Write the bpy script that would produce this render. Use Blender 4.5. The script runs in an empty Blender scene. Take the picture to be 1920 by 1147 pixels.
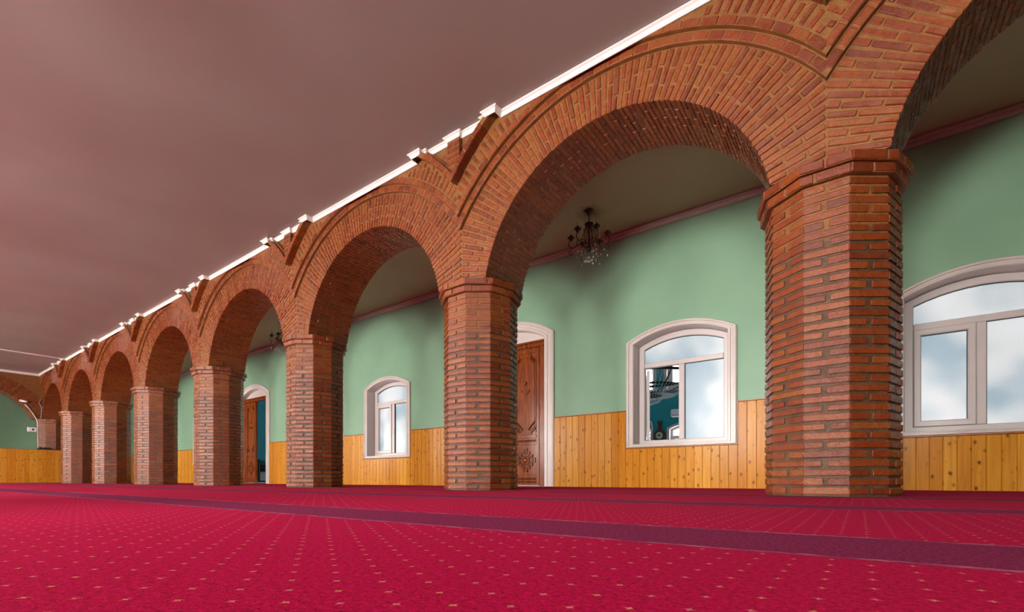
import bpy, math, random
import numpy as np
from mathutils import Matrix, Vector, Euler

random.seed(7)
RNG = np.random.default_rng(7)
SC = bpy.context.scene
COL = SC.collection
PI = math.pi

# ------------------------------------------------------------------ camera
cam_d = bpy.data.cameras.new('camera')
cam_d.sensor_width = 36.0
cam_d.sensor_fit = 'HORIZONTAL'
cam_d.lens = 897.0 / 1920.0 * 36.0
cam_d.shift_y = 325.5 / 1920.0
cam_d.clip_start = 0.02
cam_d.clip_end = 200
cam = bpy.data.objects.new('camera', cam_d)
cam.location = (0, 0, 0.10)
cam.rotation_euler = (PI / 2, 0, math.radians(36))
COL.objects.link(cam)
SC.camera = cam

# ------------------------------------------------------------------ world, exposure, light levels
world = bpy.data.worlds.new('overcast_sky')
SC.world = world
world.use_nodes = True
world.node_tree.nodes['Background'].inputs[0].default_value = (0.80, 0.88, 1.0, 1)
world.node_tree.nodes['Background'].inputs[1].default_value = 1.0
SC.cycles.use_adaptive_sampling = True
SC.cycles.adaptive_threshold = 0.03
SC.cycles.max_bounces = 6
SC.cycles.diffuse_bounces = 3
SC.cycles.glossy_bounces = 2
SC.cycles.transmission_bounces = 5
SC.cycles.caustics_reflective = False
SC.cycles.caustics_refractive = False
SC.view_settings.view_transform = 'Standard'
SC.view_settings.look = 'None'
SC.view_settings.gamma = 1.0
SC.view_settings.use_curve_mapping = False
SC.view_settings.exposure = 1.15
DAYLIGHT = 39.0      # panes of the outer (left) wall, full daylight behind them
INNER_PANE = 0.31     # frosted panes of the wall towards the neighbouring hall
HALL_PANE = 5.0      # outer panes of the neighbouring hall

# ------------------------------------------------------------------ layout (metres)
H = 3.54             # ceiling
YA = 3.95            # axis of the arcade
YF = 3.64            # front face of the arch rings
TH = 0.62            # wall thickness of the arcade
L = 3.115            # pier spacing
X1 = -0.17           # axis of the nearest pier
HB = L / 2
YB = 6.31            # green aisle wall
XW = -21.66          # face of the cross arch at the far end
XFAR = -25.0
XR = 4.6
YL = -4.7
CAPZ = 2.09

# ------------------------------------------------------------------ materials
def new_mat(name):
    m = bpy.data.materials.new(name)
    m.use_nodes = True
    nt = m.node_tree
    return m, nt, nt.nodes['Principled BSDF']

def N(nt, kind, **kw):
    n = nt.nodes.new(kind)
    for k, v in kw.items():
        setattr(n, k, v)
    return n

def noise(nt, vec, scale, detail=4, rough=0.55):
    n = N(nt, 'ShaderNodeTexNoise')
    n.inputs['Scale'].default_value = scale
    n.inputs['Detail'].default_value = detail
    n.inputs['Roughness'].default_value = rough
    if vec is not None:
        nt.links.new(vec, n.inputs['Vector'])
    return n.outputs[0]

def ramp(nt, fac, stops):
    r = N(nt, 'ShaderNodeValToRGB')
    el = r.color_ramp.elements
    while len(el) < len(stops):
        el.new(0.5)
    for e, (p, c) in zip(el, stops):
        e.position = p
        e.color = (*c, 1) if len(c) == 3 else c
    nt.links.new(fac, r.inputs[0])
    return r.outputs[0]

def math_n(nt, op, a, b=None, clamp=False):
    n = N(nt, 'ShaderNodeMath', operation=op)
    n.use_clamp = clamp
    for i, v in enumerate((a, b)):
        if v is None:
            continue
        if isinstance(v, (int, float)):
            n.inputs[i].default_value = v
        else:
            nt.links.new(v, n.inputs[i])
    return n.outputs[0]

def mixc(nt, fac, a, b, mode='MIX'):
    n = N(nt, 'ShaderNodeMix', data_type='RGBA', blend_type=mode)
    for i, v in ((0, fac), (6, a), (7, b)):
        if isinstance(v, (int, float)):
            n.inputs[i].default_value = v
        elif isinstance(v, tuple):
            n.inputs[i].default_value = (*v, 1)
        else:
            nt.links.new(v, n.inputs[i])
    return n.outputs[2]

def bump(nt, bsdf, h, strength, dist):
    b = N(nt, 'ShaderNodeBump')
    b.inputs['Strength'].default_value = strength
    b.inputs['Distance'].default_value = dist
    nt.links.new(h, b.inputs['Height'])
    nt.links.new(b.outputs[0], bsdf.inputs['Normal'])

def pos(nt):
    return N(nt, 'ShaderNodeNewGeometry').outputs['Position']

def piece_random(nt):
    oi = N(nt, 'ShaderNodeObjectInfo')
    at = N(nt, 'ShaderNodeAttribute', attribute_name='rnd')
    return math_n(nt, 'FRACT', math_n(nt, 'ADD', oi.outputs['Random'], at.outputs['Fac']))

def mat_brick():
    m, nt, b = new_mat('varnished_brick')
    p = pos(nt)
    r = piece_random(nt)
    base = ramp(nt, r, [(0.0, (0.14, 0.02025, 0.004129)), (0.25, (0.1909, 0.02924, 0.005047)), (0.6, (0.2418, 0.04274, 0.006423)),
                        (0.85, (0.2737, 0.05905, 0.008717)), (1.0, (0.2737, 0.07592, 0.01376))])
    n1 = noise(nt, p, 38, 4, 0.65)
    c1 = mixc(nt, ramp(nt, n1, [(0.3, (0, 0, 0)), (0.75, (1, 1, 1))]), base, (0.08273, 0.01968, 0.006423), 'MIX')
    mx = mixc(nt, 0.62, base, c1)
    n2 = noise(nt, p, 9, 5, 0.7)
    smear = ramp(nt, n2, [(0.46, (0, 0, 0)), (0.68, (0.4137, 0.3656, 0.2982))])
    mx2 = mixc(nt, smear, mx, (0.2291, 0.08436, 0.02294))
    nt.links.new(mx2, b.inputs['Base Color'])
    nt.links.new(ramp(nt, noise(nt, p, 22, 2), [(0.3, (0.18,) * 3), (0.75, (0.42,) * 3)]), b.inputs['Roughness'])
    b.inputs['Specular IOR Level'].default_value = 0.43
    bump(nt, b, noise(nt, p, 130, 3, 0.7), 0.55, 0.006)
    return m

def mat_mortar(name, pier=False):
    m, nt, b = new_mat(name)
    p = pos(nt)
    n = noise(nt, p, 14, 6, 0.7)
    c = ramp(nt, n, [(0.25, (0.1328, 0.05134, 0.01348)), (0.55, (0.2306, 0.09925, 0.02696)), (0.8, (0.3004, 0.1471, 0.04774))])
    if pier:
        # the upper courses were pointed with the same orange mortar as the arches, the lower ones with a greyer one
        g = ramp(nt, n, [(0.25, (0.05032, 0.02738, 0.01563)), (0.55, (0.09768, 0.05476, 0.03028)), (0.8, (0.1598, 0.09583, 0.05617))])
        sp = N(nt, 'ShaderNodeSeparateXYZ')
        nt.links.new(p, sp.inputs[0])
        z = math_n(nt, 'ADD', sp.outputs[2], math_n(nt, 'MULTIPLY', noise(nt, p, 2.3, 4, 0.6), 0.35))
        f = ramp(nt, math_n(nt, 'SUBTRACT', z, 1.0), [(0.72, (0, 0, 0)), (0.84, (1, 1, 1))])
        c = mixc(nt, f, g, c)
    nt.links.new(c, b.inputs['Base Color'])
    b.inputs['Roughness'].default_value = 0.36
    b.inputs['Specular IOR Level'].default_value = 0.28
    bump(nt, b, noise(nt, p, 90, 3, 0.7), 0.7, 0.008)
    return m

def mat_pine():
    m, nt, b = new_mat('varnished_pine')
    g = N(nt, 'ShaderNodeNewGeometry')
    r = piece_random(nt)
    off = N(nt, 'ShaderNodeCombineXYZ')
    nt.links.new(math_n(nt, 'MULTIPLY', r, 37.0), off.inputs[2])
    nt.links.new(math_n(nt, 'MULTIPLY', r, 11.0), off.inputs[0])
    add = N(nt, 'ShaderNodeVectorMath', operation='ADD')
    nt.links.new(g.outputs['Position'], add.inputs[0])
    nt.links.new(off.outputs[0], add.inputs[1])
    st = N(nt, 'ShaderNodeVectorMath', operation='MULTIPLY')
    nt.links.new(add.outputs[0], st.inputs[0])
    st.inputs[1].default_value = (42, 42, 2.2)
    grain = noise(nt, st.outputs[0], 1.0, 4, 0.55)
    base = ramp(nt, r, [(0, (0.5476, 0.2146, 0.01628)), (0.5, (0.6216, 0.2738, 0.02368)), (1, (0.666, 0.3256, 0.03848))])
    c = mixc(nt, ramp(nt, grain, [(0.35, (0.0,) * 3), (0.75, (0.55,) * 3)]), base, (0.3108, 0.0962, 0.01332))
    kv = N(nt, 'ShaderNodeVectorMath', operation='MULTIPLY')
    nt.links.new(add.outputs[0], kv.inputs[0])
    kv.inputs[1].default_value = (12, 12, 7.5)
    vo = N(nt, 'ShaderNodeTexVoronoi')
    vo.inputs['Scale'].default_value = 1.0
    nt.links.new(kv.outputs[0], vo.inputs['Vector'])
    knot = ramp(nt, vo.outputs['Distance'], [(0.07, (0.95,) * 3), (0.13, (0.45,) * 3), (0.24, (0, 0, 0))])
    c2 = mixc(nt, knot, c, (0.1184, 0.0296, 0.0074))
    nt.links.new(c2, b.inputs['Base Color'])
    b.inputs['Roughness'].default_value = 0.22
    b.inputs['Specular IOR Level'].default_value = 0.12
    bump(nt, b, grain, 0.06, 0.002)
    return m

def mat_plain(name, col, rough=0.5, spec=0.5, nscale=0, namp=0.15, bscale=0, bstr=0.1, metal=0.0):
    m, nt, b = new_mat(name)
    b.inputs['Roughness'].default_value = rough
    b.inputs['Specular IOR Level'].default_value = spec
    b.inputs['Metallic'].default_value = metal
    p = pos(nt)
    lo = tuple(max(0, x * (1 - namp)) for x in col)
    hi = tuple(min(1, x * (1 + namp)) for x in col)
    c = ramp(nt, noise(nt, p, nscale or 3, 3, 0.6), [(0.3, lo), (0.7, hi)])
    nt.links.new(c, b.inputs['Base Color'])
    if bscale:
        bump(nt, b, noise(nt, p, bscale, 5, 0.6), bstr, 0.004)
    return m

def mat_ceiling(name, col, stain, rough):
    m, nt, b = new_mat(name)
    p = pos(nt)
    c = mixc(nt, ramp(nt, noise(nt, p, 0.55, 3, 0.5), [(0.30, (0, 0, 0)), (0.70, (1, 1, 1))]), col, stain)
    nt.links.new(c, b.inputs['Base Color'])
    nt.links.new(ramp(nt, noise(nt, p, 0.7, 2, 0.5), [(0.2, (rough - 0.08,) * 3), (0.8, (rough + 0.12,) * 3)]), b.inputs['Roughness'])
    b.inputs['Specular IOR Level'].default_value = 0.5
    bump(nt, b, noise(nt, p, 1.1, 2, 0.5), 0.06, 0.03)
    return m

def mat_carpet(name='red_carpet', pattern=True):
    m, nt, b = new_mat(name)
    p = pos(nt)
    sp = N(nt, 'ShaderNodeSeparateXYZ')
    nt.links.new(p, sp.inputs[0])
    wob = math_n(nt, 'MULTIPLY', math_n(nt, 'SUBTRACT', noise(nt, p, 160, 3, 0.6), 0.5), 0.004)
    X = math_n(nt, 'ADD', sp.outputs[0], wob)
    Y = math_n(nt, 'ADD', sp.outputs[1], wob)
    pile = math_n(nt, 'ADD', math_n(nt, 'MULTIPLY', noise(nt, p, 420, 4, 0.7), 0.55), math_n(nt, 'MULTIPLY', noise(nt, p, 150, 3, 0.6), 0.45))
    red = ramp(nt, pile, [(0.36, (0.15, 0.0001, 0.016)), (0.47, (0.36, 0.0004, 0.040)), (0.55, (0.47, 0.0008, 0.060)), (0.66, (0.58, 0.012, 0.120))])
    if pattern:
        # purple prayer-row stripes
        sy = math_n(nt, 'ADD', sp.outputs[1], math_n(nt, 'MULTIPLY', math_n(nt, 'SUBTRACT', noise(nt, p, 30, 4, 0.7), 0.5), 0.030))
        ph = math_n(nt, 'FLOORED_MODULO', math_n(nt, 'SUBTRACT', sy, 0.74), 1.22)
        stripe = math_n(nt, 'MULTIPLY', math_n(nt, 'GREATER_THAN', ph, 0.0), math_n(nt, 'LESS_THAN', ph, 0.29))
        e1 = math_n(nt, 'LESS_THAN', math_n(nt, 'ABSOLUTE', math_n(nt, 'SUBTRACT', ph, 0.008)), 0.006)
        e2 = math_n(nt, 'LESS_THAN', math_n(nt, 'ABSOLUTE', math_n(nt, 'SUBTRACT', ph, 0.282)), 0.006)
        purple = ramp(nt, pile, [(0.36, (0.0962, 0.0037, 0.0333)), (0.50, (0.185, 0.01184, 0.0629)), (0.70, (0.3404, 0.0592, 0.148))])
        c = mixc(nt, stripe, red, purple)
        edge = math_n(nt, 'MULTIPLY', math_n(nt, 'ADD', e1, e2, True), ramp(nt, noise(nt, p, 12, 3), [(0.4, (0.15,) * 3), (0.6, (0.8,) * 3)]))
        c = mixc(nt, edge, c, (0.4588, 0.1628, 0.2442))
        # little four-pointed stars, two staggered lattices
        tot = None
        for ox, oy in ((0.0, 0.0), (0.5, 0.5)):
            u = math_n(nt, 'SUBTRACT', math_n(nt, 'FLOORED_MODULO', math_n(nt, 'ADD', math_n(nt, 'DIVIDE', X, 0.078), ox + 0.36), 1.0), 0.5)
            v = math_n(nt, 'SUBTRACT', math_n(nt, 'FLOORED_MODULO', math_n(nt, 'ADD', math_n(nt, 'DIVIDE', Y, 0.049), oy + 0.27), 1.0), 0.5)
            du = math_n(nt, 'SQRT', math_n(nt, 'ABSOLUTE', math_n(nt, 'MULTIPLY', u, 0.078 / 0.0066)))
            dv = math_n(nt, 'SQRT', math_n(nt, 'ABSOLUTE', math_n(nt, 'MULTIPLY', v, 0.049 / 0.0066)))
            hit = math_n(nt, 'LESS_THAN', math_n(nt, 'ADD', du, dv), 1.0)
            tot = hit if tot is None else math_n(nt, 'ADD', tot, hit, True)
        tot = math_n(nt, 'MULTIPLY', tot, math_n(nt, 'SUBTRACT', 1.0, stripe))
        star = ramp(nt, noise(nt, p, 11, 2), [(0.4, (0.629, 0.2664, 0.2664)), (0.6, (0.629, 0.3848, 0.148))])
        c = mixc(nt, math_n(nt, 'MULTIPLY', tot, 0.68), c, star)
    else:
        c = red
    nt.links.new(c, b.inputs['Base Color'])
    b.inputs['Roughness'].default_value = 0.95
    b.inputs['Specular IOR Level'].default_value = 0.03
    b.inputs['Sheen Weight'].default_value = 0.015
    b.inputs['Sheen Roughness'].default_value = 0.45
    b.inputs['Sheen Tint'].default_value = (1.0, 0.45, 0.5, 1)
    bump(nt, b, pile, 0.6, 0.005)
    return m

def mat_pane(name, strength, dark=(0.30, 0.46, 0.56), light=(1, 1, 1)):
    """frosted glass lit from behind: grainy, with soft shapes of what lies beyond"""
    m, nt, b = new_mat(name)
    p = pos(nt)
    grain = noise(nt, p, 190, 3, 0.7)
    warped = N(nt, 'ShaderNodeVectorMath', operation='ADD')
    nt.links.new(p, warped.inputs[0])
    ng = N(nt, 'ShaderNodeTexNoise')
    ng.inputs['Scale'].default_value = 170
    sc = N(nt, 'ShaderNodeVectorMath', operation='SCALE')
    nt.links.new(ng.outputs['Color'], sc.inputs[0])
    sc.inputs['Scale'].default_value = 0.30
    nt.links.new(sc.outputs[0], warped.inputs[1])
    big = noise(nt, warped.outputs[0], 1.5, 2, 0.5)
    c = ramp(nt, big, [(0.38, dark), (0.54, tuple(x * 0.90 for x in light)), (0.68, light)])
    gr = ramp(nt, noise(nt, p, 330, 2, 0.6), [(0.3, (0.78, 0.82, 0.85)), (0.6, (1, 1, 1))])
    c = mixc(nt, 1.0, c, gr, 'MULTIPLY')
    b.inputs['Base Color'].default_value = (0.16, 0.19, 0.21, 1)
    b.inputs['Roughness'].default_value = 0.25
    nt.links.new(c, b.inputs['Emission Color'])
    b.inputs['Emission Strength'].default_value = strength
    bump(nt, b, grain, 0.3, 0.002)
    return m

def mat_bright(name, strength, col):
    """pane with plain overcast daylight behind it"""
    m, nt, b = new_mat(name)
    b.inputs['Base Color'].default_value = (0.5, 0.52, 0.54, 1)
    b.inputs['Roughness'].default_value = 0.2
    b.inputs['Emission Color'].default_value = (*col, 1)
    b.inputs['Emission Strength'].default_value = strength
    return m

def mat_wood_dark():
    m, nt, b = new_mat('carved_walnut')
    p = pos(nt)
    st = N(nt, 'ShaderNodeVectorMath', operation='MULTIPLY')
    nt.links.new(p, st.inputs[0])
    st.inputs[1].default_value = (30, 30, 3)
    c = ramp(nt, noise(nt, st.outputs[0], 1.0, 5, 0.6), [(0.3, (0.0888, 0.01628, 0.0037)), (0.5, (0.185, 0.0407, 0.0074)), (0.72, (0.2812, 0.074, 0.01332))])
    nt.links.new(c, b.inputs['Base Color'])
    b.inputs['Roughness'].default_value = 0.22
    b.inputs['Specular IOR Level'].default_value = 0.3
    return m

M = {}
M['brick'] = mat_brick()
M['mortar'] = mat_mortar('orange_mortar')
M['mortar_pier'] = mat_mortar('grey_brown_mortar', True)
M['pine'] = mat_pine()
M['rail'] = mat_plain('dark_pine_rail', (0.36, 0.12, 0.022), 0.3, 0.5, 12, 0.3)
M['green'] = mat_plain('green_wall_paint', (0.225, 0.390, 0.262), 0.36, 0.18, 1.3, 0.07, 5, 0.06)
M['teal'] = mat_plain('teal_wall_paint', (0.030, 0.30, 0.345), 0.6, 0.2, 1.5, 0.08)
M['white'] = mat_plain('white_gloss_trim', (0.58, 0.52, 0.49), 0.28, 0.4, 4, 0.05, 25, 0.05)
M['pvc'] = mat_plain('white_plastic_frame', (0.58, 0.53, 0.52), 0.3, 0.4, 3, 0.03)
M['cornice'] = mat_plain('white_cornice', (0.80, 0.79, 0.77), 0.35, 0.5, 5, 0.05)
M['cornice_pink'] = mat_plain('pink_cornice', (0.46, 0.42, 0.38), 0.4, 0.5, 5, 0.06)
M['ceil'] = mat_ceiling('mauve_ceiling_paint', (0.310, 0.285, 0.265), (0.270, 0.230, 0.208), 0.34)
M['ceil_aisle'] = mat_ceiling('beige_ceiling_paint', (0.44, 0.42, 0.27), (0.38, 0.33, 0.21), 0.5)
def soot(m, spots):
    nt = m.node_tree
    b = nt.nodes['Principled BSDF']
    src = b.inputs['Base Color'].links[0].from_socket
    p = pos(nt)
    wob = math_n(nt, 'MULTIPLY', math_n(nt, 'SUBTRACT', noise(nt, p, 6, 3, 0.6), 0.5), 0.22)
    for q in spots:
        d = N(nt, 'ShaderNodeVectorMath', operation='DISTANCE')
        nt.links.new(p, d.inputs[0])
        d.inputs[1].default_value = q
        f = ramp(nt, math_n(nt, 'ADD', d.outputs['Value'], wob), [(0.02, (0.8,) * 3), (0.22, (0, 0, 0))])
        src = mixc(nt, f, src, (0.10, 0.055, 0.035))
    nt.links.new(src, b.inputs['Base Color'])
soot(M['ceil_aisle'], [(-2.80, 5.60, H), (-10.20, 5.60, H)])
M['carpet'] = mat_carpet()
M['carpet_plain'] = mat_carpet('red_carpet_plain', False)
M['edge'] = mat_plain('carpet_edge', (0.05, 0.012, 0.015), 0.9, 0.1)
M['wood'] = mat_wood_dark()
M['pane_day'] = mat_bright('daylit_pane', DAYLIGHT * 0.93, (1.0, 0.955, 0.89))
M['pane'] = mat_pane('frosted_pane', INNER_PANE)
M['pane_hall'] = mat_bright('hall_pane', HALL_PANE * 0.9, (0.93, 0.97, 1.0))
M['bronze'] = mat_plain('aged_bronze', (0.055, 0.030, 0.016), 0.38, 0.5, 20, 0.4, metal=0.6)
M['black'] = mat_plain('black_rubber', (0.012, 0.012, 0.013), 0.5, 0.4)
M['grey'] = mat_plain('grey_panel', (0.36, 0.38, 0.40), 0.5, 0.4)
M['whitebox'] = mat_plain('white_plastic', (0.80, 0.80, 0.80), 0.4, 0.5)
M['plaster'] = mat_plain('plaster', (0.62, 0.55, 0.52), 0.7, 0.3)
M['candle'] = mat_plain('cream_candle', (0.75, 0.65, 0.42), 0.5, 0.4)
M['clock_wood'] = mat_plain('red_clock_wood', (0.12, 0.020, 0.010), 0.3, 0.5, 15, 0.3)
M['dial'] = mat_plain('pale_dial', (0.45, 0.55, 0.40), 0.5, 0.3)
mc, ntc, bc = new_mat('cut_crystal')
bc.inputs['Base Color'].default_value = (0.95, 0.93, 0.88, 1)
bc.inputs['Roughness'].default_value = 0.06
bc.inputs['Transmission Weight'].default_value = 0.75
bc.inputs['IOR'].default_value = 1.6
M['crystal'] = mc

# ------------------------------------------------------------------ mesh helpers
def link(o, parent=None):
    COL.objects.link(o)
    if parent is not None:
        o.parent = parent
    return o

class MB:
    """collects geometry for one mesh"""
    def __init__(self):
        self.v, self.f = [], []
    def add(self, verts, faces):
        b = len(self.v)
        self.v += [tuple(map(float, p)) for p in verts]
        self.f += [tuple(i + b for i in q) for q in faces]
    def box(self, x0, x1, y0, y1, z0, z1):
        self.add([(x0, y0, z0), (x1, y0, z0), (x1, y1, z0), (x0, y1, z0), (x0, y0, z1), (x1, y0, z1), (x1, y1, z1), (x0, y1, z1)],
                 [(0, 3, 2, 1), (4, 5, 6, 7), (0, 1, 5, 4), (1, 2, 6, 5), (2, 3, 7, 6), (3, 0, 4, 7)])
    def bbox(self, x0, x1, y0, y1, z0, z1, b=0.004):
        """bevelled box"""
        sx, sy, sz = x1 - x0, y1 - y0, z1 - z0
        b = min(b, sx / 3, sy / 3, sz / 3)
        v, f = bevel_unit(b / sx, b / sy, b / sz)
        c = np.array([(x0 + x1) / 2, (y0 + y1) / 2, (z0 + z1) / 2])
        self.add(v * np.array([sx, sy, sz]) + c, f)
    def prism(self, poly, y0, y1):
        """polygon in x,z (counter-clockwise seen from -y) from y0 (front) to y1 (back)"""
        n = len(poly)
        v = [(x, y0, z) for x, z in poly] + [(x, y1, z) for x, z in poly]
        f = [tuple(range(n)), tuple(range(2 * n - 1, n - 1, -1))]
        f += [(i, i + n, (i + 1) % n + n, (i + 1) % n) for i in range(n)]
        self.add(v, f)
    def band(self, lo, hi, y0, y1):
        """strip between two polylines lo, hi (x,z lists of equal length), extruded y0..y1"""
        n = len(lo)
        v = [(x, y0, z) for x, z in lo] + [(x, y0, z) for x, z in hi] + [(x, y1, z) for x, z in lo] + [(x, y1, z) for x, z in hi]
        f = []
        for i in range(n - 1):
            f.append((i, i + 1, n + i + 1, n + i))
            f.append((2 * n + i + 1, 2 * n + i, 3 * n + i, 3 * n + i + 1))
            f.append((2 * n + i, 2 * n + i + 1, i + 1, i))
            f.append((n + i, n + i + 1, 3 * n + i + 1, 3 * n + i))
        f.append((0, n, 3 * n, 2 * n))
        f.append((n - 1, 3 * n - 1, 4 * n - 1, 2 * n - 1))
        self.add(v, f)
    def tube(self, pts, r, k=8, closed=False):
        pts = [Vector(p) for p in pts]
        n = len(pts)
        rr = r if isinstance(r, (list, tuple)) else [r] * n
        up = Vector((0, 0, 1))
        rings = []
        prev = None
        for i in range(n):
            if closed:
                t = (pts[(i + 1) % n] - pts[i - 1]).normalized()
            else:
                t = (pts[min(i + 1, n - 1)] - pts[max(i - 1, 0)]).normalized()
            if prev is None:
                a = t.cross(up)
                if a.length < 1e-3:
                    a = t.cross(Vector((1, 0, 0)))
            else:
                a = prev - t * prev.dot(t)
            a.normalize()
            prev = a
            b = t.cross(a)
            rings.append([pts[i] + (a * math.cos(2 * PI * j / k) + b * math.sin(2 * PI * j / k)) * rr[i] for j in range(k)])
        v = [p for ring in rings for p in ring]
        f = []
        for i in range(n if closed else n - 1):
            i2 = (i + 1) % n
            for j in range(k):
                f.append((i * k + j, i * k + (j + 1) % k, i2 * k + (j + 1) % k, i2 * k + j))
        if not closed:
            f.append(tuple(range(k - 1, -1, -1)))
            f.append(tuple((n - 1) * k + j for j in range(k)))
        self.add(v, f)
    def lathe(self, prof, c=(0, 0, 0), k=16):
        v, f = [], []
        n = len(prof)
        for j in range(k):
            a = 2 * PI * j / k
            for r, z in prof:
                v.append((c[0] + r * math.cos(a), c[1] + r * math.sin(a), c[2] + z))
        for j in range(k):
            j2 = (j + 1) % k
            for i in range(n - 1):
                f.append((j * n + i, j2 * n + i, j2 * n + i + 1, j * n + i + 1))
        self.add(v, f)
    def gem(self, c, r, h):
        x, y, z = c
        v = [(x, y, z + h * 0.4), (x, y, z - h * 0.6)] + [(x + r * math.cos(a), y + r * math.sin(a), z) for a in [i * PI / 2.5 for i in range(5)]]
        f = [(0, 2 + i, 2 + (i + 1) % 5) for i in range(5)] + [(1, 2 + (i + 1) % 5, 2 + i) for i in range(5)]
        self.add(v, f)
    def build(self, name, mat, parent=None, smooth=False):
        me = bpy.data.meshes.new(name)
        me.from_pydata(self.v, [], self.f)
        me.materials.append(mat)
        if smooth:
            me.polygons.foreach_set('use_smooth', [True] * len(me.polygons))
        me.update()
        o = bpy.data.objects.new(name, me)
        return link(o, parent)

def bevel_unit(bx, by, bz, jit=None):
    """unit cube with chamfered edges: 24 verts, 26 faces, 44 triangles"""
    v, idx = [], {}
    for sx in (-1, 1):
        for sy in (-1, 1):
            for sz in (-1, 1):
                j = np.zeros(3) if jit is None else jit[(sx > 0) * 4 + (sy > 0) * 2 + (sz > 0)]
                for k, q in enumerate(((sx * .5, sy * (.5 - by), sz * (.5 - bz)), (sx * (.5 - bx), sy * .5, sz * (.5 - bz)), (sx * (.5 - bx), sy * (.5 - by), sz * .5))):
                    idx[(sx, sy, sz, k)] = len(v)
                    v.append(np.array(q) + j)
    f = []
    for k in range(3):
        for s in (-1, 1):
            o = [i for i in range(3) if i != k]
            q = []
            for a, b in ((-1, -1), (1, -1), (1, 1), (-1, 1)):
                sg = [0, 0, 0]
                sg[k] = s; sg[o[0]] = a; sg[o[1]] = b
                q.append(idx[(*sg, k)])
            f.append(q)
    for k in range(3):
        o = [i for i in range(3) if i != k]
        for a in (-1, 1):
            for b in (-1, 1):
                q = []
                for s, kk in ((-1, o[0]), (1, o[0]), (1, o[1]), (-1, o[1])):
                    sg = [0, 0, 0]
                    sg[k] = s; sg[o[0]] = a; sg[o[1]] = b
                    q.append(idx[(*sg, kk)])
                f.append(q)
    for sx in (-1, 1):
        for sy in (-1, 1):
            for sz in (-1, 1):
                f.append([idx[(sx, sy, sz, k)] for k in range(3)])
    v = np.array(v)
    out = []
    for q in f:
        p = v[q]
        n = np.cross(p[1] - p[0], p[2] - p[0])
        out.append(tuple(q) if n.dot(p.mean(0)) > 0 else tuple(q[::-1]))
    return v, out

class Kit:
    """a few uneven variants of one kind of piece; place() makes an object of its own, bulk() collects for one joined part"""
    def __init__(self, name, mat, bev, jit, n=10):
        self.name, self.mat = name, mat
        self.var = []
        for i in range(n):
            j = (RNG.random((8, 3)) - 0.5) * 2 * np.array(jit)
            v, f = bevel_unit(*bev, jit=j)
            me = bpy.data.meshes.new(name)
            me.from_pydata([tuple(p) for p in v], [], f)
            me.materials.append(mat)
            me.update()
            self.var.append((v, f, me))
    def place(self, mtx, parent, name=None):
        o = bpy.data.objects.new(name or self.name, random.choice(self.var)[2])
        COL.objects.link(o)
        o.parent = parent
        o.matrix_basis = mtx
        return o

class Bulk:
    def __init__(self, kit):
        self.kit, self.v, self.f, self.r, self.n = kit, [], [], [], 0
    def add(self, mtx):
        v, f, _ = random.choice(self.kit.var)
        m = np.array(mtx)
        self.v.append(v @ m[:3, :3].T + m[:3, 3])
        self.f += [tuple(i + self.n for i in q) for q in f]
        self.r += [random.random()] * len(f)
        self.n += len(v)
    def build(self, name, parent):
        if not self.n:
            return None
        me = bpy.data.meshes.new(name)
        me.from_pydata(np.concatenate(self.v).tolist(), [], self.f)
        at = me.attributes.new('rnd', 'FLOAT', 'FACE')
        at.data.foreach_set('value', self.r)
        me.materials.append(self.kit.mat)
        me.update()
        o = bpy.data.objects.new(name, me)
        o['kind'] = 'stuff'
        return link(o, parent)

def trs(loc, ex, ey, ez, size):
    """matrix with the given axes (unit vectors) scaled by size"""
    m = Matrix.Identity(4)
    for c, (e, s) in enumerate(zip((ex, ey, ez), size)):
        for r in range(3):
            m[r][c] = e[r] * s
    for r in range(3):
        m[r][3] = loc[r]
    return m

def empty(name, loc, rz=0.0):
    o = bpy.data.objects.new(name, None)
    o.empty_display_size = 0.2
    COL.objects.link(o)
    o.location = loc
    o.rotation_euler = (0, 0, rz)
    return o

def tag(o, label=None, cat=None, group=None, kind=None):
    if label: o['label'] = label
    if cat: o['category'] = cat
    if group: o['group'] = group
    if kind: o['kind'] = kind
    return o

def struct(o, label=None):
    o['kind'] = 'structure'
    if label: o['label'] = label
    return o

KB = Kit('brick', M['brick'], (0.02, 0.04, 0.10), (0.012, 0.010, 0.055), 14)
KM = Kit('moulding_brick', M['brick'], (0.05, 0.05, 0.08), (0.02, 0.010, 0.04), 8)
KP = Kit('plank', M['pine'], (0.045, 0.25, 0.001), (0, 0, 0), 2)

# ------------------------------------------------------------------ shell: floor, ceilings, plain walls
b = MB(); b.box(XFAR, XR, YL, 3.30, -0.05, 0.0)
struct(b.build('floor', M['carpet']), 'crimson carpet with small pale stars and purple stripes')
b = MB(); b.box(XFAR, XR, 3.30, YB + 0.05, -0.05, -0.006)
struct(b.build('floor_aisle', M['carpet_plain']), 'plain crimson carpet of the aisle behind the pillars')
b = MB()
for i in range(12):
    x0 = XW + i * (XR - XW) / 12
    b.bbox(x0, x0 + (XR - XW) / 12 - 0.004, 3.285, 3.303, -0.01, 0.003, 0.002)
struct(b.build('trim_1', M['edge']), 'dark bound edge of the star carpet')
b = MB(); b.box(XFAR, XR, YL, YF + 0.1, H, H + 0.12)
struct(b.build('ceiling', M['ceil']), 'glossy mauve painted ceiling of the prayer hall')
b = MB(); b.box(XFAR, XR, YF + 0.1, YB + 0.3, H, H + 0.12)
struct(b.build('ceiling_aisle', M['ceil_aisle']), 'beige painted ceiling of the side aisle')
b = MB(); b.box(XFAR - 0.2, XFAR, YL, YB + 0.3, 0, H)
struct(b.build('wall_far', M['green']), 'green end wall beyond the cross arch')
b = MB(); b.box(XR, XR + 0.2, YL, YB + 0.3, 0, H)
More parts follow.
